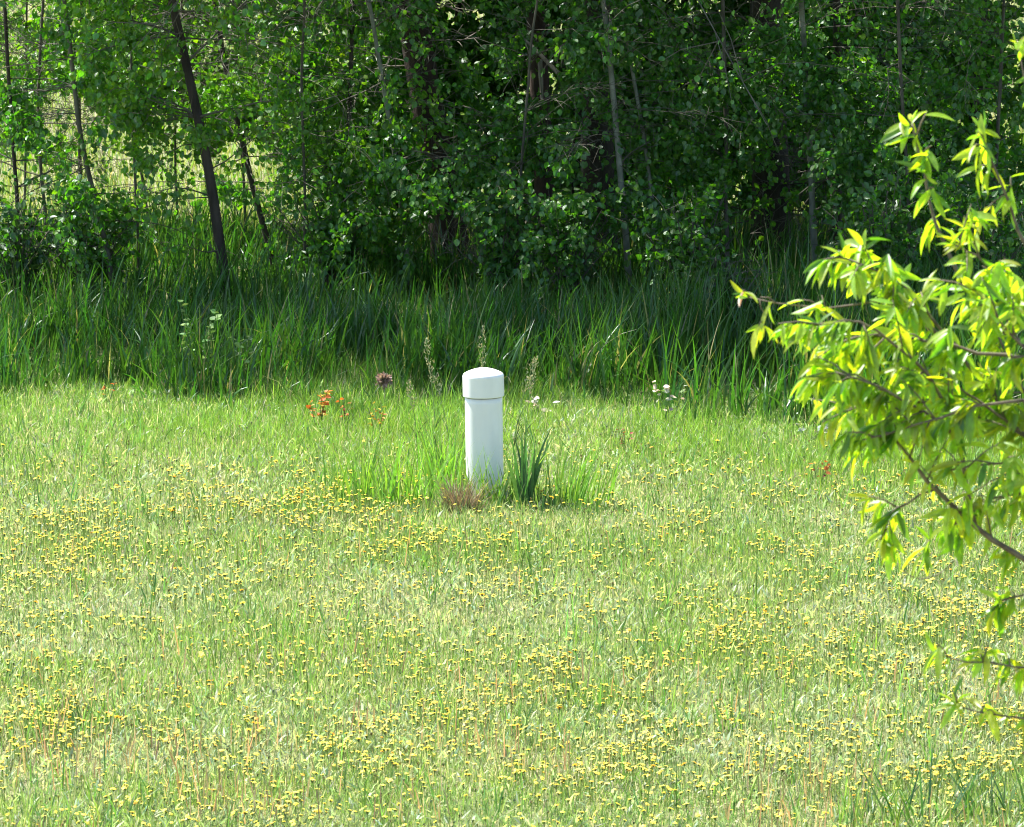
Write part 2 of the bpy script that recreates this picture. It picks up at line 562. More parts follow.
lathe('cap', cpf, pipe, M_PVC)
mb = MB()                                # dark ring at the joint, stands in for the shadow line under the cap
ang = np.linspace(0, 2 * math.pi, 49)
mb.tube([((PR + 0.0012) * math.cos(a), (PR + 0.0012) * math.sin(a), ch - 0.002) for a in ang], [0.0016] * 49, 5)
mb.build('joint_shadow_line', rough_mat('shadow_line', (0.12, 0.12, 0.11), (0.2, 0.2, 0.18)), pipe, smooth=True)


# ------------------------------------------------------------------ grass clumps, weeds and stalks
def clump(name, px, py, label, cat, n, hr, wr, spread, colour, lean=0.12, bend=0.3, mat=None, segs=5, az=None, group=None, squash=0.6):
    o_ = ground_at(px, py)
    mb = MB()
    P = np.stack([rng.normal(0, spread, n), rng.normal(0, spread * squash, n), np.zeros(n)], 1)
    a = rng.uniform(0, 6.3, n) if az is None else rng.normal(az, 0.7, n)
    out = np.arctan2(P[:, 1], P[:, 0])
    a = np.where(rng.random(n) < 0.5, out, a)
    blades(mb, P, rng.uniform(*hr, n), rng.uniform(*wr, n), a, np.abs(rng.normal(lean, 0.12, n)), np.abs(rng.normal(bend, 0.3, n)),
           cvar(colour, n, 0.3, 0.12), segs)
    o = mb.build(name, mat or M_TALL)
    o.location = [float(q) for q in o_]
    return tag(o, label, cat, group)


G = (0.18, 0.32, 0.05)
DG = (0.065, 0.15, 0.045)
clump('grass_clump', 400, 505, 'tall bright grass clump left of the white pipe', 'grass clump', 120, (0.14, 0.44), (0.007, 0.014), 0.13, G)
clump('grass_clump', 448, 490, 'loose fine grass clump close against the left side of the white pipe', 'grass clump', 110, (0.2, 0.5), (0.005, 0.010), 0.07, G)
clump('grass_clump', 362, 498, 'small grass clump farthest out on the left of the white pipe', 'grass clump', 60, (0.12, 0.26), (0.006, 0.011), 0.06, G)
clump('grass_clump', 566, 506, 'wide leaning grass clump right of the dark blades by the pipe', 'grass clump', 95, (0.14, 0.38), (0.007, 0.013), 0.11, (0.20, 0.34, 0.06), az=0.4)
clump('grass_clump', 492, 506, 'sparse grass blades rising in front of the white pipe', 'grass clump', 70, (0.12, 0.32), (0.006, 0.011), 0.075, G, squash=0.3)
clump('broad_leaved_plant', 524, 508, 'dark stiff upright blades beside the right side of the pipe', 'plant', 20, (0.26, 0.42), (0.015, 0.026), 0.022, DG, 0.05, 0.08)
clump('dead_grass_tuft', 462, 512, 'brown dry tuft of dead grass at the foot of the pipe', 'dead grass', 300, (0.05, 0.23), (0.003, 0.006), 0.042, (0.27, 0.23, 0.13), 0.15, 0.7, M_DEAD, 3)
clump('grass_clump', 925, 828, 'dark long bladed clump in the lower corner below the fruit branch', 'grass clump', 34, (0.14, 0.34), (0.006, 0.011), 0.09, (0.07, 0.15, 0.05), 0.35, 0.4, az=0.3)
clump('grass_clump', 1000, 822, 'dark grass clump at the edge beside the lower fruit twig', 'grass clump', 30, (0.14, 0.32), (0.006, 0.011), 0.07, (0.07, 0.15, 0.05), 0.3, 0.4, az=2.6)

TL = np.array([(0, 0, 0), (-.30, .22, .06), (-.40, .48, .08), (-.22, .8, .05), (0, 1, -0.04), (.22, .8, .05), (.40, .48, .08), (.30, .22, .06)], np.float32)
TLF = [(0, 4, 3, 2, 1), (0, 7, 6, 5, 4)]


def stalk(px, py, h, az, label):
    """tall flowering grass stalk with a loose plume"""
    p = ground_at(px, py)
    root = empty('flowering_grass', p, label, 'grass stalk', 'flowering grass stalks around the pipe')
    t = np.linspace(0, 1, 9)
    ln = 0.10 + 0.16 * random.random()
    pts = np.stack([math.cos(az) * ln * h * t ** 2, math.sin(az) * ln * h * t ** 2, h * t], 1)
    mb = MB()
    mb.tube(pts, np.linspace(0.0019, 0.0010, 9), 4)
    nb = 7
    blades(mb, np.repeat(pts[2:4], 4, 0)[:nb], rng.uniform(0.08, 0.2, nb), np.full(nb, 0.006), rng.uniform(0, 6.3, nb), np.full(nb, 0.3), np.full(nb, 0.9), cvar(G, nb), 4)
    mb.build('stem', M_STEM, root)
    mb = MB()
    n = 90
    tt = rng.uniform(0.70, 1.0, n)
    base = np.stack([np.interp(tt, t, pts[:, i]) for i in range(3)], 1)
    rr = 0.024 * np.sin((tt - 0.68) / 0.34 * math.pi) * rng.uniform(0.2, 1, n)
    aa = rng.uniform(0, 6.3, n)
    base += np.stack([rr * np.cos(aa), rr * np.sin(aa), rng.uniform(-0.004, 0.01, n)], 1)
    d = np.stack([np.cos(aa) * 0.5, np.sin(aa) * 0.5, np.full(n, 0.9)], 1)
    mb.add_inst(TL, TLF, frames(d, rng.normal(0, 1, (n, 3))), rng.uniform(0.008, 0.015, n)[:, None] * np.array([[0.6, 1, 0.6]]), base, cvar((0.28, 0.31, 0.17), n, 0.25, 0.08))
    mb.build('plume', M_DEAD, root)


stalk(437, 480, 0.66, 1.9, 'tall flowering grass stalk leaning left of the pipe, its plume highest')
stalk(452, 478, 0.55, 2.6, 'flowering grass stalk between the tallest stalk and the pipe cap')
stalk(482, 470, 0.68, 1.5, 'flowering grass stalk whose plume shows above the domed cap')
stalk(512, 478, 0.57, 0.3, 'flowering grass stalk just right of the domed cap')
stalk(523, 480, 0.58, 0.9, 'flowering grass stalk second to the right of the domed cap')
stalk(418, 470, 0.42, 2.2, 'short flowering grass stalk in the bright clump left of the pipe')


def sprig(name, px, py, h, n, colour, label, cat, size=(0.02, 0.04), spread=0.035, group=None, colour2=None):
    """low weed: a few stems carrying small leaves, cols in linear rgb"""
    p = ground_at(px, py)
    root = empty(name, p, label, cat, group)
    ms, ml = MB(), MB()
    for k in range(4):
        a = random.uniform(0, 6.3); l = random.uniform(0.1, 0.6)
        t = np.linspace(0, 1, 5)
        hh = h * random.uniform(0.7, 1.05)
        pts = np.stack([math.cos(a) * spread * (0.3 + t * 1.2), math.sin(a) * spread * (0.3 + t * 1.2), hh * t], 1)
        ms.tube(pts, np.linspace(0.0025, 0.0012, 5), 4)
        m = max(2, n // 4)
        tt = rng.uniform(0.35, 1.02, m)
        P = np.stack([np.interp(tt, t, pts[:, i]) for i in range(3)], 1)
        aa = rng.uniform(0, 6.3, m)
        d = np.stack([np.cos(aa), np.sin(aa), rng.uniform(-0.3, 0.6, m)], 1)
        c = cvar(colour, m, 0.3, 0.1)
        if colour2 is not None:
            q = rng.random(m) < 0.4
            c[q] = cvar(colour2, int(q.sum()), 0.3, 0.1)
        ml.add_inst(TL, TLF, frames(d, np.array([[0, 0, 1.0]]) + rng.normal(0, 0.5, (m, 3))), rng.uniform(*size, m), P, c)
    ms.build('stem', M_STEM, root)
    ml.build('leaves', M_PEACH if False else M_DEAD, root)
    return root


OR, RD, YL = (0.50, 0.15, 0.03), (0.30, 0.06, 0.03), (0.45, 0.33, 0.04)
sprig('orange_leaved_weed', 318, 428, 0.19, 46, OR, 'orange and yellow leaved weed, largest of those at the lawn edge', 'weed', (0.02, 0.038), 0.06, None, YL)
sprig('orange_leaved_weed', 345, 428, 0.15, 18, OR, 'small orange leaved weed right beside the larger orange and yellow one', 'weed', (0.016, 0.03), 0.025, None, RD)
sprig('orange_leaved_weed', 377, 434, 0.17, 24, YL, 'yellow and orange leaved weed below the brown dried seed head', 'weed', (0.018, 0.03), 0.03, None, OR)
sprig('orange_leaved_weed', 107, 405, 0.15, 14, OR, 'lone small orange leaved weed far left at the foot of the tall grass', 'weed', (0.016, 0.026), 0.03, None, YL)
sprig('orange_leaved_weed', 625, 452, 0.13, 14, RD, 'dark red leaved weed in the lawn right of the pipe', 'weed', (0.016, 0.028), 0.022, None, OR)
sprig('orange_leaved_weed', 820, 486, 0.14, 14, OR, 'orange leaved weed in the lawn beside the fruit branches', 'weed', (0.016, 0.03), 0.025, None, RD)
sprig('pale_leaved_weed', 668, 428, 0.22, 30, (0.55, 0.5, 0.4), 'weed with whitish leaves in front of the tall grass', 'weed', (0.024, 0.045), 0.06, None, (0.12, 0.24, 0.05))
sprig('pale_leaved_weed', 812, 440, 0.09, 30, (0.30, 0.36, 0.32), 'silvery grey leaved weed at the grass edge near the fruit branches', 'weed', (0.02, 0.04), 0.06)
sprig('pale_leaved_weed', 198, 384, 0.46, 44, (0.18, 0.34, 0.08), 'light green leafy weed standing up in the tall grass on the left', 'weed', (0.03, 0.05), 0.07)
sprig('pale_leaved_weed', 240, 390, 0.30, 34, (0.18, 0.30, 0.09), 'shorter pale green weed right of the light green leafy weed', 'weed', (0.025, 0.045), 0.06)
sprig('pale_leaved_weed', 541, 420, 0.11, 12, (0.6, 0.56, 0.48), 'bleached curled dead leaves lying behind the dark blades by the pipe', 'dead leaves', (0.025, 0.05), 0.04)

# brown dried seed head
p = ground_at(384, 412)
root = empty('dried_seed_head', p, 'round brown dried seed head standing against the tall grass', 'seed head')
mb = MB(); mb.tube([(0, 0, 0), (0.005, 0, 0.05), (0.002, 0, 0.15)], [0.003, 0.0025, 0.002], 5); mb.build('stem', M_DEADWOOD, root)
mb = MB()
n = 150
d = unit(rng.normal(0, 1, (n, 3)) + np.array([[0, 0, 0.4]]))
mb.add_inst(TL, TLF, frames(d, rng.normal(0, 1, (n, 3))), rng.uniform(0.025, 0.05, n)[:, None] * np.array([[0.55, 1, 0.6]]), d * 0.006 + np.array([[0, 0, 0.165]]), cvar((0.30, 0.22, 0.18), n, 0.4, 0.08))
mb.build('seed_cluster', M_DEAD, root)


# ------------------------------------------------------------------ yellow flowers
def flower_templates(seed):
    r = np.random.default_rng(seed)
    hm, sm = MB(), MB()
    R, hgt = 0.0105, 1.0
    k = 14
    V = [(0, 0, 0.004)]
    for ring, (rr, z) in enumerate(((0.45, 0.0045), (1.0, 0.002))):
        for j in range(k):
            a = j * 2 * math.pi / k
            q = R * rr * (1 + (0.16 * r.standard_normal() if ring else 0))
            V.append((q * math.cos(a), q * math.sin(a), z + (0.0012 * r.standard_normal() if ring else 0)))
    V.append((0, 0, -0.006))
    fs = [(0, 1 + j, 1 + (j + 1) % k) for j in range(k)]
    fs += [(1 + j, 1 + k + j, 1 + k + (j + 1) % k, 1 + (j + 1) % k) for j in range(k)]
    return np.array(V, np.float32), fs


YEL = (0.86, 0.72, 0.11)
HEADS = [flower_templates(s) for s in range(6)]
BULB_V = []
for rr, z in ((0.0012, -0.008), (0.0036, -0.005), (0.0042, -0.001), (0.003, 0.001)):
    for j in range(6):
        BULB_V.append((rr * math.cos(j * math.pi / 3), rr * math.sin(j * math.pi / 3), z))
BULB_F = [(i * 6 + j, i * 6 + (j + 1) % 6, (i + 1) * 6 + (j + 1) % 6, (i + 1) * 6 + j) for i in range(3) for j in range(6)]


def flower_density(px, py):
    band = lambda c, w: np.exp(-((py - c) / w) ** 2)
    L = np.clip((560 - px) / 250, 0.25, 1)
    Rr = np.clip((px - 450) / 200, 0.2, 1)
    d = 0.85 * band(497, 28) * L + 0.55 * band(540, 40) + 0.75 * band(602, 26) * Rr + 0.95 * band(690, 42) * np.clip((760 - px) / 250, 0.45, 1) \
        + 0.4 * band(655, 60) + 0.55 * band(745, 50) * Rr + 0.28 * band(790, 45) + 0.16
    d *= np.where(py < 455, np.clip((py - 425) / 45, 0.0, 1), 1)
    return d


def flowers():
    pts = []
    n = 60000
    Y = 16.9 + (27.6 - 16.9) * rng.random(n); X = rng.uniform(-1, 1, n) * (0.0948 * Y + 0.9)
    px, py = to_px(np.stack([X, Y, np.full(n, 0.11)], 1))
    cl = np.clip((fbm(X + 3, Y * 0.9 + 8, 0.55, 77) - 0.28) * 2.2, 0.22, 1)
    fine = np.clip((vnoise(X, Y, 0.16, 88) - 0.3) * 2.4, 0.06, 1)
    k = rng.random(n) < np.clip(flower_density(px, py), 0, 1) * cl * fine * 1.35
    d = np.hypot(X - PIPE[0], Y - PIPE[1])
    k &= d > 0.14
    X, Y = X[k], Y[k]
    o = np.argsort(Y)
    X, Y = X[o], Y[o]
    n = len(X)
    h = np.clip(rng.normal(0.066, 0.017, n), 0.03, 0.12)
    s = np.clip(rng.normal(0.71, 0.18, n), 0.4, 1.15)
    tx, ty = rng.normal(0, 0.3, n), rng.normal(-0.08, 0.3, n)
    vi = rng.integers(0, 6, n)
    px, py = to_px(np.stack([X, Y, h], 1))
    vis = (px > -4) & (px < W + 4) & (py < H + 3) & (py > 0)
    near = np.zeros(n, bool); near[np.nonzero(vis)[0][:300]] = True
    print('FLOWERS', n, 'visible', int(vis.sum()), 'near row to y', py[near].min())
    # 300 nearest as things
    protos = []
    for v, (V, fs) in enumerate(HEADS):
        hm = MB()
        hm.add(V[:-1], fs, (YEL[0], YEL[1] * (0.9 + 0.04 * v), YEL[2]), 0)
        hm.add(BULB_V, BULB_F, (0.10, 0.15, 0.05), 1)
        ho = hm.build('yellow_flower', [M_PETAL, M_GRASS])
        sm = MB()
        t = np.linspace(0, 1, 5)
        wob = random.uniform(-0.01, 0.01)
        sm.tube(np.stack([wob * np.sin(t * 3), 0.5 * wob * np.sin(t * 2), -0.007 - t * 0.12], 1), np.linspace(0.0010, 0.0013, 5), 4)
        so = sm.build('stem', M_STEM, ho)
        protos.append((ho, so, [False]))
    for i in np.nonzero(near)[0]:
        ho, so, used = protos[vi[i]]
        if not used[0]:
            used[0] = True
            a, b_ = ho, so
        else:
            a = ho.copy(); b_ = so.copy()
            col.objects.link(a); col.objects.link(b_)
            b_.parent = a
        a.location = (float(X[i]), float(Y[i]), float(h[i]))
        a.rotation_euler = (float(ty[i]), float(tx[i]), float(rng.uniform(0, 6.3)))
        sc_ = float(s[i])
        a.scale = (sc_, sc_, sc_)
        tag(a, 'small yellow flower head on a thin stem in the nearest part of the lawn', 'flower', 'yellow flowers in the nearest part of the lawn')
    # the rest as one carpet
    mb = MB()
    idx = np.nonzero(~near)[0]
    for v, (V, fs) in enumerate(HEADS):
        q = idx[vi[idx] == v]
        if len(q) == 0: continue
        nrm = unit(np.stack([tx[q], -ty[q], np.ones(len(q))], 1))
        yaw = rng.uniform(0, 6.3, len(q))
        d = np.stack([np.cos(yaw), np.sin(yaw), np.zeros(len(q))], 1)
        z = nrm; x = unit(np.cross(d, z)); y = np.cross(z, x)
        R = np.stack([x, y, z], 2)
        P = np.stack([X[q], Y[q], h[q]], 1)
        mb.add_inst(V[:-1], fs, R, s[q], P, np.where(rng.random((len(q), 1)) < 0.09, cvar((0.78, 0.46, 0.05), len(q), 0.15, 0.04), cvar(YEL, len(q), 0.15, 0.05)), 0)
        mb.add_inst(BULB_V, BULB_F, R, s[q], P, cvar((0.10, 0.15, 0.05), len(q), 0.2, 0.1), 1)
    nb_ = 5200                                   # closed buds among the open heads
    bY = rng.uniform(16.9, 27.0, nb_); bX = rng.uniform(-1, 1, nb_) * (0.0948 * bY + 0.9)
    bz = rng.uniform(0.035, 0.085, nb_)
    yaw = rng.uniform(0, 6.3, nb_)
    d = np.stack([np.cos(yaw), np.sin(yaw), rng.normal(0, 0.2, nb_)], 1)
    mb.add_inst(BULB_V, BULB_F, frames(d, np.repeat(np.array([[0, 0, 1.0]]), nb_, 0)), rng.uniform(0.7, 1.2, nb_), np.stack([bX, bY, bz], 1), cvar((0.15, 0.17, 0.08), nb_, 0.4, 0.15), 1)
    mb.add_arr(np.stack([np.stack([bX - .001, bY, 0 * bz], 1), np.stack([bX + .001, bY, 0 * bz], 1), np.stack([bX + .001, bY, bz - .006], 1), np.stack([bX - .001, bY, bz - .006], 1)], 1), [(0, 1, 2, 3)], cvar((0.12, 0.17, 0.06), nb_, 0.2, 0.1), 1)
    n_ = len(idx)
    P0 = np.stack([X[idx] + rng.normal(0, 0.008, n_), Y[idx], np.zeros(n_)], 1); P1 = np.stack([X[idx], Y[idx], h[idx] - 0.007], 1)
    wv = np.array([[0.0012, 0, 0]])
    mb.add_arr(np.stack([P0 - wv, P0 + wv, P1 + wv, P1 - wv], 1), [(0, 1, 2, 3)], cvar((0.10, 0.16, 0.05), n_, 0.2, 0.1), 1)
    o = mb.build('yellow_flowers', [M_PETAL, M_GRASS])
    tag(o, 'yellow wildflowers carpeting the lawn from mid lawn back to the pipe', 'flowers', kind='stuff')


flowers()


# ------------------------------------------------------------------ trees
# clear zones in the foliage (x, z at the tree plane), leaves thinned by the given amount
GAPS = []
for (gx, gy, rx, ry, amt) in ((68, 112, 30, 24, 0.97), (165, 140, 26, 30, 0.75), (172, 190, 44, 26, 0.72), (240, 230, 75, 26, 0.8), (258, 165, 30, 28, 0.6), (300, 200, 26, 22, 0.5),
                              (380, 280, 22, 16, 0.8), (545, 275, 18, 14, 0.8), (450, 255, 34, 50, 0.9), (770, 250, 48, 44, 0.88), (600, 265, 26, 34, 0.85), (540, 78, 22, 26, 0.85), (130, 240, 40, 14, 0.4)):
    c = at(gx, gy, 32.6)
    GAPS.append((c[0], c[2], rx * 32.9 / F, ry * 32.9 / F, amt))


def gap_keep(P):
    """P (n,3): probability that foliage survives here; perspective-free, measured around the tree row"""
    k = np.ones(len(P))
    for x, z, rx, rz, amt in GAPS:
        f = P[:, 1] / 32.6
        q = ((P[:, 0] / f - x) / rx) ** 2 + ((P[:, 2] - z - (f - 1) * -3.0) / rz) ** 2
        k = np.minimum(k, 1 - amt * np.clip(1.6 - q, 0, 1))
    return k


TREES = []
_k = np.random.default_rng(5).normal(0, 1, (14, 3)); _k = unit(_k) * np.random.default_rng(6).uniform(4.0, 9.0, (14, 1))
_ph = np.random.default_rng(8).uniform(0, 6.3, 14)


_sd = np.array(sd)
SHAFTS = []  # openings shaped through the unseen crowns along sun rays, to light chosen leaves and grass
for (gx, gy, gY, gr) in ((565, 165, 31.9, .30), (480, 110, 32.1, .22), (440, 150, 32.2, .2), (800, 95, 31.8, .34), (760, 195, 31.8, .24), (700, 25, 31.9, .32),
                         (900, 65, 31.6, .42), (690, 120, 32.0, .2), (965, 165, 31.6, .3), (600, 210, 31.9, .2), (385, 245, 32.2, .24), (335, 130, 32.6, .36), (245, 60, 32.8, .35),
                         (60, 40, 34.0, .5), (120, 25, 34.2, .4), (300, 45, 33.0, .35), (40, 150, 32.3, .25), (520, 40, 32.0, .25), (640, 60, 32.0, .2), (850, 180, 31.8, .2), (720, 250, 31.7, .18),
                         (200, 330, 29.4, .42), (310, 335, 29.3, .34), (640, 350, 28.6, .2), (555, 350, 28.8, .26), (735, 375, 28.2, .12), (30, 260, 32.0, .25), (420, 330, 29.4, .25), (180, 262, 33.4, .6)):
    SHAFTS.append((at(gx, gy, gY), gr * (1.75 if gy < 270 else 1.5)))


def sun_open(P):
    """True where a crown is open to the sun (holes shaped in the upper storey to light chosen spots)"""
    op = np.zeros(len(P), bool)
    for c, rr in SHAFTS:
        dlt = P - c[None]
        al = dlt @ _sd
        pr = np.linalg.norm(dlt - al[:, None] * _sd[None], axis=1)
        op |= (al > 0.35) & (pr < rr * (0.85 + 0.25 * np.sin(P[:, 2] * 5 + c[0] * 7)))
    return op


def clumpy(P):
    return np.sin(P @ _k.T + _ph).sum(1) / 2.65      # about unit variance



def tree(name, label, path, Y, r_px, bark, top=6.5, nb=34, reach=1.1, leaf=(0.05, 0.12, 0.022), low=0.35, twigs=7, lpt=11, deadtw=0, leafsize=0.040, dense=1.0, dY=0.0, upper=1.0, straight=False):
    """path: photo points of the visible trunk from the ground up, at distance Y (+dY towards the top)"""
    n = len(path)
    pts = []
    for i, (px, py) in enumerate(path):
        pts.append(at(px, py, Y + dY * i / max(1, n - 1)))
    base = pts[0].copy(); base[2] = 0
    if pts[0][2] > 0.05:
        pts.insert(0, base)
    else:
        pts[0] = base
    pts = np.array(pts)
    d = unit((pts[-1] - pts[-2])[None])[0]
    d[2] = max(d[2], 0.4)
    top *= 1.15
    while pts[-1][2] < top:
        d = unit((d + np.array([random.uniform(-.08, .08), random.uniform(-.08, .08), 0.10]))[None])[0]
        pts = np.vstack([pts, pts[-1] + d * 0.5])
    # resample
    seg = np.r_[0, np.cumsum(np.linalg.norm(np.diff(pts, axis=0), axis=1))]
    m = max(10, int(seg[-1] / 0.16))
    s = np.linspace(0, seg[-1], m)
    tp = np.stack([np.interp(s, seg, pts[:, i]) for i in range(3)], 1)
    for _ in range(2):
        tp[1:-1] = 0.25 * tp[:-2] + 0.5 * tp[1:-1] + 0.25 * tp[2:]
    tp[1:, 0] += np.cumsum(rng.normal(0, 0.0025, m - 1)); tp[1:, 1] += np.cumsum(rng.normal(0, 0.003, m - 1))
    r0 = r_px * Y / F * 0.5
    tr = np.maximum(0.004, r0 * (1.0 - 0.85 * (s / s[-1])) * (1 + 0.35 * np.exp(-s / 0.12)))
    root = empty(name, base, label, 'tree')
    mt, mbn, mc = MB(), MB(), MB()
    mt.tube(tp, tr * (1 + rng.normal(0, 0.03, m)), 10)
    LP, LD, LS = [], [], []
    zt = tp[:, 2]

    def branch(z0, az, el, L, rr, tw, ln, droop, bare=False, lsz=1.0, t0=0.2):
        i = int(np.argmin(np.abs(zt - z0)))
        p = tp[i].copy()
        q = 7
        dirv = np.array([math.cos(az) * math.cos(el), math.sin(az) * math.cos(el), math.sin(el)])
        P = [p]
        for k in range(q):
            dirv = unit((dirv + np.array([random.gauss(0, .13), random.gauss(0, .13), random.gauss(-droop, .10)]))[None])[0]
            P.append(P[-1] + dirv * L / q)
        P = np.array(P)
        mbn.tube(P, np.linspace(rr, rr * 0.25, q + 1), 4 if rr < 0.006 else 6, cap=False)
        for k in range(tw):
            t = random.uniform(t0, 1.0) if not bare else random.uniform(0.1, 1.0)
            j = min(int(t * q), q - 1); f = t * q - j
            b0 = P[j] * (1 - f) + P[j + 1] * f
            dd = unit((P[j + 1] - P[j])[None])[0]
            sd_ = unit((dd * 0.7 + rng.normal(0, 0.65, 3) + np.array([0, 0, 0.0]))[None])[0]
            tl = L * random.uniform(0.18, 0.42) * (1.15 - 0.5 * t)
            tl = min(max(tl, 0.12), 0.5)
            mid = b0 + sd_ * tl * 0.5 + np.array([0, 0, 0.0])
            end = mid + unit((sd_ + np.array([0, 0, -0.35 if not bare else random.uniform(-.4, .3)]))[None])[0] * tl * 0.5
            TP = np.array([b0, mid, end])
            if not bare or True:
                mbn.tube(TP, [rr * 0.35 + 0.0008, rr * 0.25 + 0.0008, 0.0008], 3, cap=False)
            if not bare and ln > 0:
                kk = rng.poisson(ln * (2.3 if lsz == 1 else 1.6))
                if kk == 0: continue
                u = rng.random(kk) ** 0.6
                lp = np.where(u[:, None] < 0.5, b0 + (mid - b0) * (u * 2)[:, None], mid + (end - mid) * (u * 2 - 1)[:, None])
                lp = lp + rng.normal(0, 0.03, (kk, 3))
                LP.append(lp)
                LD.append(unit(sd_[None] * 0.5 + rng.normal(0, 0.55, (kk, 3)) + np.array([[0, 0, -0.75]])))
                LS.append(np.full(kk, lsz))

    # visible lower storey
    for k in range(nb):
        z0 = random.uniform(low, 2.35)
        az = random.uniform(0, 2 * math.pi)
        L = reach * random.uniform(0.45, 1.0)
        branch(z0, az, rad(random.uniform(-5, 40)), L, max(0.0025, r0 * random.uniform(0.12, 0.26)) if r0 < 0.05 else random.uniform(0.004, 0.009), twigs, lpt * dense, 0.07)
    # upper storey, carries the shade
    front = Y < 33.0
    nu = int((72 if front else 50 if Y > 36 and base[0] > -1.2 else 16) * upper)
    for k in range(nu):
        z0 = random.uniform(2.6, top * 0.97)
        if front:                                   # edge trees lean their crowns out over the grass
            az = random.gauss(-math.pi / 2, 1.1)
            L = random.uniform(1.4, 3.7) * min(1.0, 0.55 + (top - z0) / 3.5)
        else:
            az = random.uniform(0, 6.3)
            L = random.uniform(0.6, 1.4) if Y < 36 else random.uniform(1.0, 2.2)
        branch(z0, az, rad(random.uniform(5, 35)), L, 0.008, 12, 10, 0.05, lsz=2.0, t0=0.4)
    for k in range(deadtw):
        branch(random.uniform(0.25, 2.1), random.uniform(0, 6.3), rad(random.uniform(-25, 25)), random.uniform(0.3, 0.8), 0.005, 6, 0, 0.02, bare=True)
    mt.build('trunk', bark, root, base, smooth=True)
    mbn.build('branches', M_DEADWOOD if bark is M_BARK_RED else (M_BARK_MID), root, base)
    if LP:
        LP = np.concatenate(LP); LD = np.concatenate(LD); LS = np.concatenate(LS)
        keep = rng.random(len(LP)) < np.where(LP[:, 2] < 2.3, gap_keep(LP), 1)
        cn = clumpy(LP)
        keep &= rng.random(len(LP)) < np.where(LP[:, 2] < 2.0, 1.0 if Y > 36 else np.clip(0.68 + 0.8 * cn, 0.05, 1), np.clip(0.9 + 1.2 * cn, 0.0, 1))
        keep &= ~(sun_open(LP) & (rng.random(len(LP)) < 0.97))
        keep &= LP[:, 2] > 0.12
        LP, LD, LS = LP[keep], LD[keep], LS[keep]
        LS = np.where(LP[:, 2] < 2.7, 1.0, LS)
        kk = len(LP)
        nrm = rng.normal(0, 0.75, (kk, 3)) + np.array([[-0.15, -0.35, 0.65]])
        c = cvar(leaf, kk, 0.3, 0.13)
        yl = rng.random(kk) < 0.05
        c[yl] *= np.array([1.5, 1.2, 0.8])
        sz = leafsize * rng.uniform(0.65, 1.25, kk) * LS
        mc.add_inst(TL, TLF, frames(LD, nrm), sz[:, None] * np.array([[1.06, 1, 1.0]]), LP, c)
        mc.build('crown', M_LEAF, root, base)
        TREES.append(kk)
    return root


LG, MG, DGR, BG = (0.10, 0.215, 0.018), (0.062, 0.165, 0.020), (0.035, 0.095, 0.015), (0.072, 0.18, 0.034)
T = 'poplar_tree'
# left group
tree(T, 'leaning dark trunked tree, the boldest trunk on the left', [(226, 282), (214, 200), (203, 140), (188, 70), (170, 0)], 32.4, 11, M_BARK_DARK, 6.5, 40, 1.0, LG, 0.7, 7, 11, 4)
tree(T, 'thin dark leaning tree just right of the boldest leaning trunk', [(279, 284), (264, 225), (250, 178), (236, 120), (222, 60)], 33.4, 6.5, M_BARK_DARK, 5.5, 40, 1.0, LG, 0.7, 7, 10, 8)
tree(T, 'slim sapling with a forked grey base low on the left', [(114, 296), (112, 262), (95, 200), (80, 130), (72, 40)], 32.6, 5.5, M_BARK_MID, 5.2, 30, 0.9, MG, 0.3, 7, 11, 6)
tree(T, 'dark slender tree at the far left edge of the photo', [(22, 290), (18, 200), (12, 100), (6, 0)], 32.8, 4.5, M_BARK_DARK, 6.5, 42, 1.1, MG, 0.3, 8, 12, 8)
tree(T, 'thin tree standing between the left edge and the grey forked sapling', [(52, 292), (46, 220), (38, 120), (44, 0)], 33.6, 3.5, M_BARK_MID, 6.0, 46, 1.0, LG, 0.5, 8, 12, 6)
tree(T, 'slight upright tree in the bright gap behind the leaning trunk', [(85, 262), (82, 180), (80, 90), (84, 0)], 35.6, 4, M_BARK_MID, 5.5, 44, 1.1, LG, 0.7, 8, 12, 2)
tree(T, 'thin bright leaved tree behind the upper part of the leaning trunk', [(150, 250), (140, 150), (130, 40)], 36.4, 3, M_BARK_MID, 6.0, 46, 1.2, LG, 0.8, 8, 12, 0)
tree(T, 'leafy tree whose low crown hangs left of the boldest leaning trunk', [(140, 292), (136, 180), (130, 80), (132, 0)], 33.0, 3.2, M_BARK_MID, 6.0, 52, 1.05, LG, 0.5, 8, 13, 0)
tree(T, 'leafy tree whose low crown hangs right of the two leaning trunks', [(306, 294), (304, 180), (300, 80), (304, 0)], 33.0, 3.2, M_BARK_MID, 6.0, 50, 1.05, LG, 0.5, 8, 13, 0)
tree(T, 'bright tree set back between the two leaning trunks', [(246, 262), (243, 160), (240, 60)], 35.0, 2.6, M_BARK_MID, 6.0, 60, 1.3, LG, 0.7, 8, 13, 0, upper=0.4)
tree(T, 'bright tree set back at the far left, above the pale field gap', [(22, 258), (26, 150), (24, 40)], 35.4, 2.6, M_BARK_MID, 6.0, 60, 1.3, LG, 0.7, 8, 13, 0, upper=0.4)
tree(T, 'bright tree set back behind the top of the boldest leaning trunk', [(178, 262), (176, 150), (180, 40)], 35.6, 2.6, M_BARK_MID, 6.0, 60, 1.3, LG, 0.7, 8, 13, 0, upper=0.4)
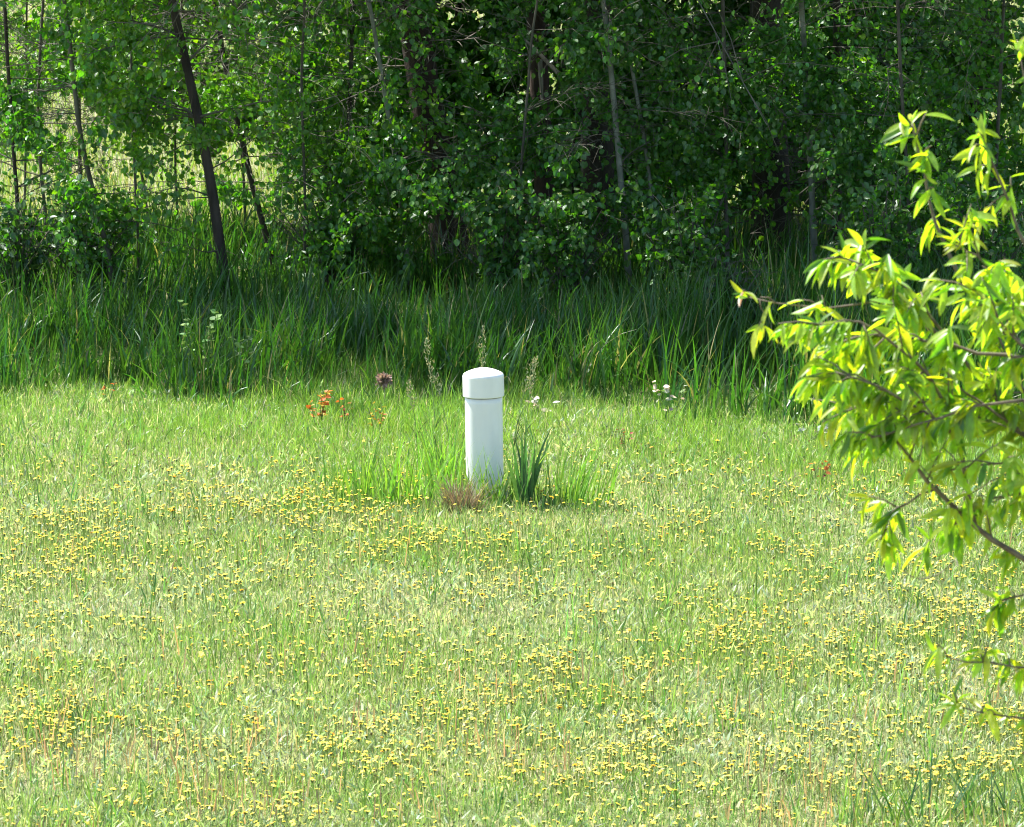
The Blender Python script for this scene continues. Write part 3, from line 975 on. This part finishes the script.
# centre
tree(T, 'slender pale grey tree left of the thick red brown trunk', [(412, 300), (404, 240), (397, 180), (386, 100), (372, 20)], 33.0, 5, M_BARK_GREY, 6.5, 38, 1.0, MG, 0.4, 8, 12, 6)
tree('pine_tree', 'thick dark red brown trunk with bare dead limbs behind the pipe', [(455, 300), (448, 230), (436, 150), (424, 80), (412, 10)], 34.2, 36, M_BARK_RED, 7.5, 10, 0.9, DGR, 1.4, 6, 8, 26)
tree(T, 'thin leafy tree right behind the thick red brown trunk', [(340, 296), (343, 220), (350, 120), (352, 10)], 33.4, 5, M_BARK_DARK, 6.2, 36, 1.0, MG, 0.4, 8, 12, 8)
tree(T, 'leafy tree with sunlit clusters straight above the white pipe', [(520, 308), (516, 230), (522, 140), (530, 40)], 32.6, 3, M_BARK_MID, 6.2, 44, 1.05, BG, 0.35, 8, 13, 0)
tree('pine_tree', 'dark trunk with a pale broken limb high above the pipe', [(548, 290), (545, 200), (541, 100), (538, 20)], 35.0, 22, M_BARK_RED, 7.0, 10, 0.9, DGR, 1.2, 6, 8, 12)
tree(T, 'clear pale grey trunk right of the pipe, brightest trunk in the wood', [(630, 312), (626, 250), (621, 180), (614, 110), (606, 40)], 32.6, 6.5, M_BARK_GREY, 7.0, 34, 1.0, MG, 0.4, 8, 12, 0)
tree(T, 'very thin sapling just right of the brightest grey trunk', [(660, 305), (657, 230), (648, 160), (636, 90), (626, 30)], 32.8, 4.5, M_BARK_GREY, 5.6, 30, 0.9, BG, 0.5, 7, 12, 0)
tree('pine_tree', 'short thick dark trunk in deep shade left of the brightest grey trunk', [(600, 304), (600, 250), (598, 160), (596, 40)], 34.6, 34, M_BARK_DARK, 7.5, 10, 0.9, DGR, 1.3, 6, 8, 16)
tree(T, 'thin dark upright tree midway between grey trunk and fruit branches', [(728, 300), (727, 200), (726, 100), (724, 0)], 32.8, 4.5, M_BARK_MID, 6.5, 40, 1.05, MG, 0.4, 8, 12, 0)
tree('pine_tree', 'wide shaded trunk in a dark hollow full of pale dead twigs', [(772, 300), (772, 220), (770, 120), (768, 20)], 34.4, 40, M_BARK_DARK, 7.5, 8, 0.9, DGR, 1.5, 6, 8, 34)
tree(T, 'straight grey trunk rising just left of the fruit branches', [(815, 300), (812, 200), (806, 100), (802, 0)], 32.8, 7, M_BARK_GREY, 7.0, 34, 1.05, MG, 0.5, 8, 12, 0)
tree(T, 'dark trunk close behind the straight grey trunk beside the fruit branches', [(836, 300), (837, 200), (838, 100), (839, 0)], 33.6, 10, M_BARK_DARK, 7.0, 34, 1.1, MG, 0.5, 8, 12, 6)
tree(T, 'leafy tree showing through the upper fruit branches', [(912, 312), (908, 200), (902, 100), (896, 0)], 32.3, 4, M_BARK_MID, 6.8, 46, 1.1, BG, 0.35, 8, 13, 0)
tree(T, 'leafy tree at the edge of the photo behind the fruit branches', [(992, 314), (994, 200), (1000, 100), (1004, 0)], 32.4, 4, M_BARK_MID, 6.8, 46, 1.15, MG, 0.35, 8, 13, 0)
# rear rank: closes the wood
for (x, lab) in ((455, 'rear row tree hidden behind the thick red brown trunk'), (575, 'rear row tree behind the pale broken limb'),
                 (680, 'rear row tree behind the very thin sapling'), (770, 'rear row tree behind the dark hollow of dead twigs'),
                 (870, 'rear row tree behind the gap between the straight grey trunk and fruit branches'), (975, 'rear row tree behind the outer fruit shoots'),
                 (395, 'rear row tree behind the slender pale grey tree')):
    tree(T, lab, [(x, 262), (x + random.randint(-6, 6), 120), (x + random.randint(-10, 10), 0)], 36.6 + random.uniform(-.4, .8), 9, M_BARK_DARK, 7.0, 62, 1.3, MG, 0.2, 8, 13, 0, leafsize=0.055)


def shrub(px, py, Y, h, wid, n, colour, label, dead=0):
    p = at(px, py, Y); p[2] = 0
    root = empty('shrub', p, label, 'shrub')
    ms, ml = MB(), MB()
    LP, LD = [], []
    for k in range(n):
        a = random.uniform(0, 6.3); sl = random.uniform(0.1, 1.0)
        t = np.linspace(0, 1, 7)
        hh = h * random.uniform(0.55, 1.05)
        pts = np.stack([math.cos(a) * wid * sl * t ** 1.2, math.sin(a) * wid * sl * t ** 1.2, hh * (t - 0.22 * t * t * sl)], 1) + rng.normal(0, 0.012, (7, 3)) * t[:, None]
        ms.tube(pts, np.linspace(0.007, 0.002, 7), 4, cap=False)
        for q in range(7):
            tt = random.uniform(0.25, 1.0)
            b0 = np.array([np.interp(tt, t, pts[:, i]) for i in range(3)])
            sd_ = unit(rng.normal(0, 1, (1, 3)) + np.array([[0, 0, 0.15]]))[0]
            tl = random.uniform(0.1, 0.25)
            ms.tube(np.array([b0, b0 + sd_ * tl]), [0.002, 0.0008], 3, cap=False)
            if k >= dead:
                u = rng.random(8)[:, None]
                LP.append(b0 + sd_[None] * tl * u + rng.normal(0, 0.02, (8, 3)))
                LD.append(unit(sd_[None] * 0.6 + rng.normal(0, 0.5, (8, 3)) + np.array([[0, 0, -0.5]])))
    ms.build('branches', M_BARK_MID, root)
    LP, LD = np.concatenate(LP), np.concatenate(LD)
    kk = rng.random(len(LP)) < gap_keep(LP + p[None])
    LP, LD = LP[kk], LD[kk]; m = len(LP)
    ml.add_inst(TL, TLF, frames(LD, rng.normal(0, 0.7, (m, 3)) + np.array([[-.1, -.3, .7]])), 0.045 * rng.uniform(0.6, 1.25, m), LP, cvar(colour, m, 0.3, 0.13))
    ml.build('foliage', M_LEAF, root)


shrub(732, 340, 30.6, 0.55, 0.30, 16, DGR, 'low dark shrub in the tall grass left of the fruit branches')
shrub(690, 300, 32.0, 0.8, 0.45, 26, MG, 'waist high leafy shrub right of the brightest grey trunk')
shrub(565, 300, 32.3, 0.75, 0.45, 24, MG, 'leafy shrub filling the gap between the pipe and the brightest grey trunk')
shrub(500, 300, 32.6, 0.7, 0.40, 22, BG, 'leafy shrub behind the pipe right of the thick red brown trunk')
shrub(330, 296, 33.0, 0.75, 0.45, 26, BG, 'leafy shrub between the thin leaning tree and the slender pale tree')
shrub(90, 292, 32.8, 0.7, 0.5, 30, MG, 'twiggy shrub around the forked grey sapling', dead=14)
shrub(15, 292, 32.4, 0.8, 0.45, 26, DGR, 'twiggy dark shrub at the far left edge', dead=10)
shrub(880, 300, 31.6, 0.9, 0.45, 30, MG, 'leafy shrub behind the dense middle of the fruit branches')
shrub(985, 300, 31.8, 0.9, 0.5, 30, MG, 'leafy shrub at the edge behind the fruit branches')

# pale broken limb hanging across the dark trunk
mb = MB()
a, b2 = at(517, 33, 34.0), at(558, 73, 33.8)
mb.tube([a, 0.6 * a + 0.4 * b2 + np.array([0, 0, 0.01]), b2], [0.006, 0.011, 0.014], 6)
mb.tube([at(540, 60, 33.9), at(541, 80, 33.9), at(542, 100, 33.9)], [0.016, 0.014, 0.008], 6)
o = mb.build('broken_limb', M_DEADWOOD)
tag(o, 'pale snapped dead limb hanging slanted in the wood above the pipe', 'broken limb')
print('LEAVES', sum(TREES))

# ------------------------------------------------------------------ the fruit tree in front
PK, PV = 5, []
for i in range(PK + 1):
    t = i / PK
    w = 0.112 * math.sin(math.pi * min(1, t * 0.93 + 0.05)) ** 0.8 if i < PK else 0.0
    z = -0.28 * t * t
    PV += [(-w, t, z + 0.05 * math.sin(math.pi * t)), (0, t, z - 0.02 * math.sin(math.pi * t)), (w, t, z + 0.05 * math.sin(math.pi * t))]
PV = np.array(PV, np.float32)
PF = []
for i in range(PK):
    for j in (0, 1):
        PF.append((i * 3 + j, i * 3 + j + 1, i * 3 + 4 + j, i * 3 + 3 + j))
YF = 12.0


def fruit_tree():
    base = np.array((1.62, YF + 0.1, 0.0))
    root = empty('fruit_tree', base, 'small fruit tree with drooping yellow green leaves in front on the right', 'tree')
    mt, mbn, ml = MB(), MB(), MB()
    trunk = np.array([base, base + (0.02, 0, 0.4), base + (-0.03, 0, 0.8), base + (-0.10, 0.0, 1.15), base + (-0.14, 0, 1.45)])
    mt.tube(trunk, [0.055, 0.046, 0.042, 0.038, 0.034], 12)
    LP, LD, LS = [], [], []

    def pix(pl, y0=YF, y1=YF):
        n = len(pl)
        return np.array([at(px, py, y0 + (y1 - y0) * i / max(1, n - 1)) for i, (px, py) in enumerate(pl)])

    def smooth(P, m):
        seg = np.r_[0, np.cumsum(np.linalg.norm(np.diff(P, axis=0), axis=1))]
        s = np.linspace(0, seg[-1], m)
        Q = np.stack([np.interp(s, seg, P[:, i]) for i in range(3)], 1)
        for _ in range(2):
            Q[1:-1] = 0.25 * Q[:-2] + 0.5 * Q[1:-1] + 0.25 * Q[2:]
        return Q

    def limb(P, r0, r1, n_leaf, start=0.3, clusters=5, cl_len=0.10, droop=0.7, size=(0.045, 0.080)):
        L = np.linalg.norm(np.diff(P, axis=0), axis=1).sum()
        m = max(6, int(L / 0.05))
        Q = smooth(P, m)
        Q[1:-1] += rng.normal(0, 0.004, (m - 2, 3))
        mbn.tube(Q, np.linspace(r0, r1, m), 6)
        for c in range(clusters):
            t = start + (1 - start) * (c + random.random()) / clusters
            t = min(t, 1.0)
            j = min(int(t * (m - 1)), m - 2); f = t * (m - 1) - j
            b0 = Q[j] * (1 - f) + Q[j + 1] * f
            ax = unit((Q[j + 1] - Q[j])[None])[0]
            sd_ = unit((ax * 0.8 + rng.normal(0, 0.6, 3))[None])[0]
            tl = cl_len * random.uniform(0.5, 1.3)
            e = b0 + sd_ * tl
            mbn.tube(np.array([b0, 0.5 * (b0 + e) + np.array([0, 0, 0.006]), e]), [0.0022, 0.0017, 0.001], 4)
            n_leaf_ = int(n_leaf * 1.95 + random.random())
            u = rng.random(n_leaf_)
            LP.append(b0[None] + (e - b0)[None] * u[:, None])
            LD.append(unit(sd_[None] * 0.45 + rng.normal(0, 0.42, (n_leaf_, 3)) + np.array([[-0.12, 0, -droop]])))
            LS.append(rng.uniform(*size, n_leaf_))
        # tip rosette
        LP.append(np.repeat(Q[-1][None], 5, 0)); LD.append(unit((Q[-1] - Q[-2])[None] * 12 + rng.normal(0, 0.6, (5, 3)))); LS.append(rng.uniform(size[0] * 0.6, size[1] * 0.8, 5))
        return Q

    fork = trunk[-1]
    forkp = to_px(fork)
    # main limb sweeping up and left
    A = limb(np.vstack([trunk[-1], pix([(1090, 610), (1024, 560), (975, 525), (935, 490), (905, 455), (880, 400)], YF, YF - 0.1)]), 0.012, 0.003, 4, 0.55, 9)
    B = limb(np.vstack([trunk[-1], pix([(1130, 560), (1060, 455), (1000, 400), (950, 340), (905, 300), (860, 280)], YF + .1, YF + .2)]), 0.016, 0.003, 8, 0.42, 16)
    limb(pix([(905, 300), (860, 305), (820, 312), (785, 308), (748, 297)], YF + 0.2, YF + 0.25), 0.003, 0.0014, 1, 0.5, 3, 0.035)
    limb(pix([(760, 300), (765, 318), (764, 326)], YF + 0.24, YF + 0.24), 0.0014, 0.001, 1, 0.3, 1, 0.03)
    limb(pix([(975, 525), (960, 440), (935, 380), (880, 330), (830, 315), (818, 325)], YF, YF - .15), 0.006, 0.002, 8, 0.3, 14)
    limb(pix([(960, 440), (915, 400), (870, 380), (835, 372)], YF - 0.1, YF - .2), 0.004, 0.002, 9, 0.25, 10)
    limb(pix([(950, 340), (920, 300), (880, 265), (845, 258)], YF + 0.15, YF + .1), 0.004, 0.002, 9, 0.2, 9)
    limb(pix([(1024, 400), (975, 405), (930, 425), (890, 425), (862, 440)], YF - 0.1, YF - .2), 0.004, 0.002, 6, 0.2, 9)
    limb(pix([(1024, 345), (985, 320), (950, 262), (930, 205), (918, 150), (912, 122)], YF + .2, YF + .3), 0.007, 0.002, 3, 0.55, 7, 0.07)
    limb(pix([(1060, 330), (1030, 250), (1000, 190), (985, 150), (982, 130)], YF + .1, YF + .1), 0.006, 0.002, 3, 0.55, 5, 0.06)
    limb(pix([(1080, 290), (1040, 180), (1030, 110), (1022, 70), (1018, 45)], YF - .1, YF - .1), 0.006, 0.0015, 2, 0.5, 5, 0.04, size=(0.03, 0.055))
    limb(pix([(1060, 360), (1024, 300), (990, 262), (955, 245)], YF, YF - .1), 0.005, 0.002, 6, 0.3, 8)
    limb(pix([(1050, 400), (1010, 330), (975, 290)], YF - .15, YF - .2), 0.004, 0.002, 6, 0.3, 7)
    limb(pix([(1060, 470), (1010, 420), (960, 385), (920, 380)], YF + .05, YF + .1), 0.005, 0.002, 6, 0.2, 10)
    limb(pix([(935, 490), (905, 500), (885, 520), (880, 540)], YF - .05, YF - .05), 0.003, 0.0015, 4, 0.3, 5, 0.06)
    limb(pix([(975, 525), (945, 520), (930, 540)], YF, YF), 0.003, 0.0015, 3, 0.3, 3, 0.05)
    limb(pix([(1080, 520), (1030, 470), (985, 455), (950, 470)], YF - .1, YF - .1), 0.004, 0.002, 4, 0.25, 7)
    limb(pix([(1100, 600), (1050, 590), (1020, 590), (1000, 600)], YF - .1, YF - .1), 0.004, 0.002, 4, 0.4, 4, 0.05)
    limb(pix([(1120, 680), (1060, 668), (1010, 668), (965, 668), (940, 655)], YF - .1, YF - .2), 0.004, 0.0016, 3, 0.4, 5, 0.05)
    limb(pix([(1110, 720), (1060, 715), (1010, 722), (968, 706), (955, 705)], YF - .15, YF - .2), 0.004, 0.0016, 3, 0.45, 4, 0.05)
    limb(pix([(1040, 440), (990, 425), (940, 400), (890, 398), (848, 408)], YF + .1, YF + .2), 0.005, 0.002, 6, 0.25, 11)
    limb(pix([(1030, 360), (960, 350), (900, 335), (850, 330), (825, 340)], YF - .05, YF + .05), 0.005, 0.002, 6, 0.25, 12)
    limb(pix([(1060, 440), (1030, 400), (1000, 350), (985, 300)], YF + .15, YF + .2), 0.005, 0.002, 5, 0.2, 10)
    limb(pix([(1070, 500), (1020, 490), (980, 500), (950, 515)], YF + .1, YF + .1), 0.004, 0.002, 5, 0.25, 7)
    # joins of those limbs to the trunk, out of the frame
    for p, y in (((1060, 330), YF + .1), ((1080, 290), YF - .1), ((1060, 360), YF), ((1050, 400), YF - .15), ((1060, 470), YF + .05), ((1080, 520), YF - .1), ((1024, 400), YF - .1), ((1024, 345), YF + .2), ((1040, 440), YF + .1), ((1030, 360), YF - .05), ((1060, 440), YF + .15), ((1070, 500), YF + .1)):
        q = at(p[0], p[1], y)
        mid = 0.5 * (q + trunk[-1]) + np.array([0.12, 0, 0.05])
        mbn.tube(smooth(np.vstack([trunk[-1], mid, q]), 8), np.linspace(0.014, 0.0055, 8), 6)
    for p, y in (((1100, 600), YF - .1), ((1120, 680), YF - .1), ((1110, 720), YF - .15)):
        q = at(p[0], p[1], y)
        mbn.tube(smooth(np.vstack([trunk[2], 0.5 * (trunk[2] + q) + np.array([0, 0, .08]), q]), 7), np.linspace(0.010, 0.004, 7), 6)
    # the far side of the crown, beyond the frame
    for k in range(22):
        a = random.uniform(-1.3, 1.3)
        d = np.array([math.cos(a), math.sin(a), random.uniform(0.2, 1.6)])
        e = trunk[-1] + unit(d[None])[0] * random.uniform(0.7, 1.4)
        e[0] = max(e[0], trunk[-1][0] - 0.05)
        limb(np.vstack([trunk[-1], 0.5 * (trunk[-1] + e) + np.array([0, 0, .1]), e]), 0.009, 0.002, 6, 0.3, 10)
    # lonely curved dead twig
    mbn.tube(smooth(pix([(897, 563), (905, 577), (925, 582), (945, 572), (955, 560)], YF, YF), 8), np.linspace(0.0012, 0.0014, 8), 4)
    LP, LD, LS = np.concatenate(LP), np.concatenate(LD), np.concatenate(LS)
    n = len(LP)
    nrm = rng.normal(0, 0.5, (n, 3)) + np.array([[-.15, -.25, .8]])
    c = cvar((0.20, 0.30, 0.035), n, 0.25, 0.1)
    yy = rng.random(n) < 0.35
    c[yy] = cvar((0.26, 0.30, 0.03), int(yy.sum()), 0.2, 0.08)
    dk = rng.random(n) < 0.12
    c[dk] = cvar((0.07, 0.15, 0.02), int(dk.sum()), 0.2, 0.08)
    rdn = rng.random(n) < 0.0015
    c[rdn] = cvar((0.26, 0.10, 0.04), int(rdn.sum()), 0.2, 0.08)
    ml.add_inst(PV, PF, frames(LD, nrm), LS[:, None] * np.stack([rng.uniform(0.8, 1.25, n), np.ones(n), rng.uniform(0.4, 1.7, n)], 1), LP, c)
    mt.build('trunk', M_TWIG, root, base, smooth=True)
    mbn.build('branches', M_TWIG, root, base, smooth=True)
    ml.build('crown', M_PEACH, root, base, smooth=True)
    print('FRUIT LEAVES', n)


fruit_tree()
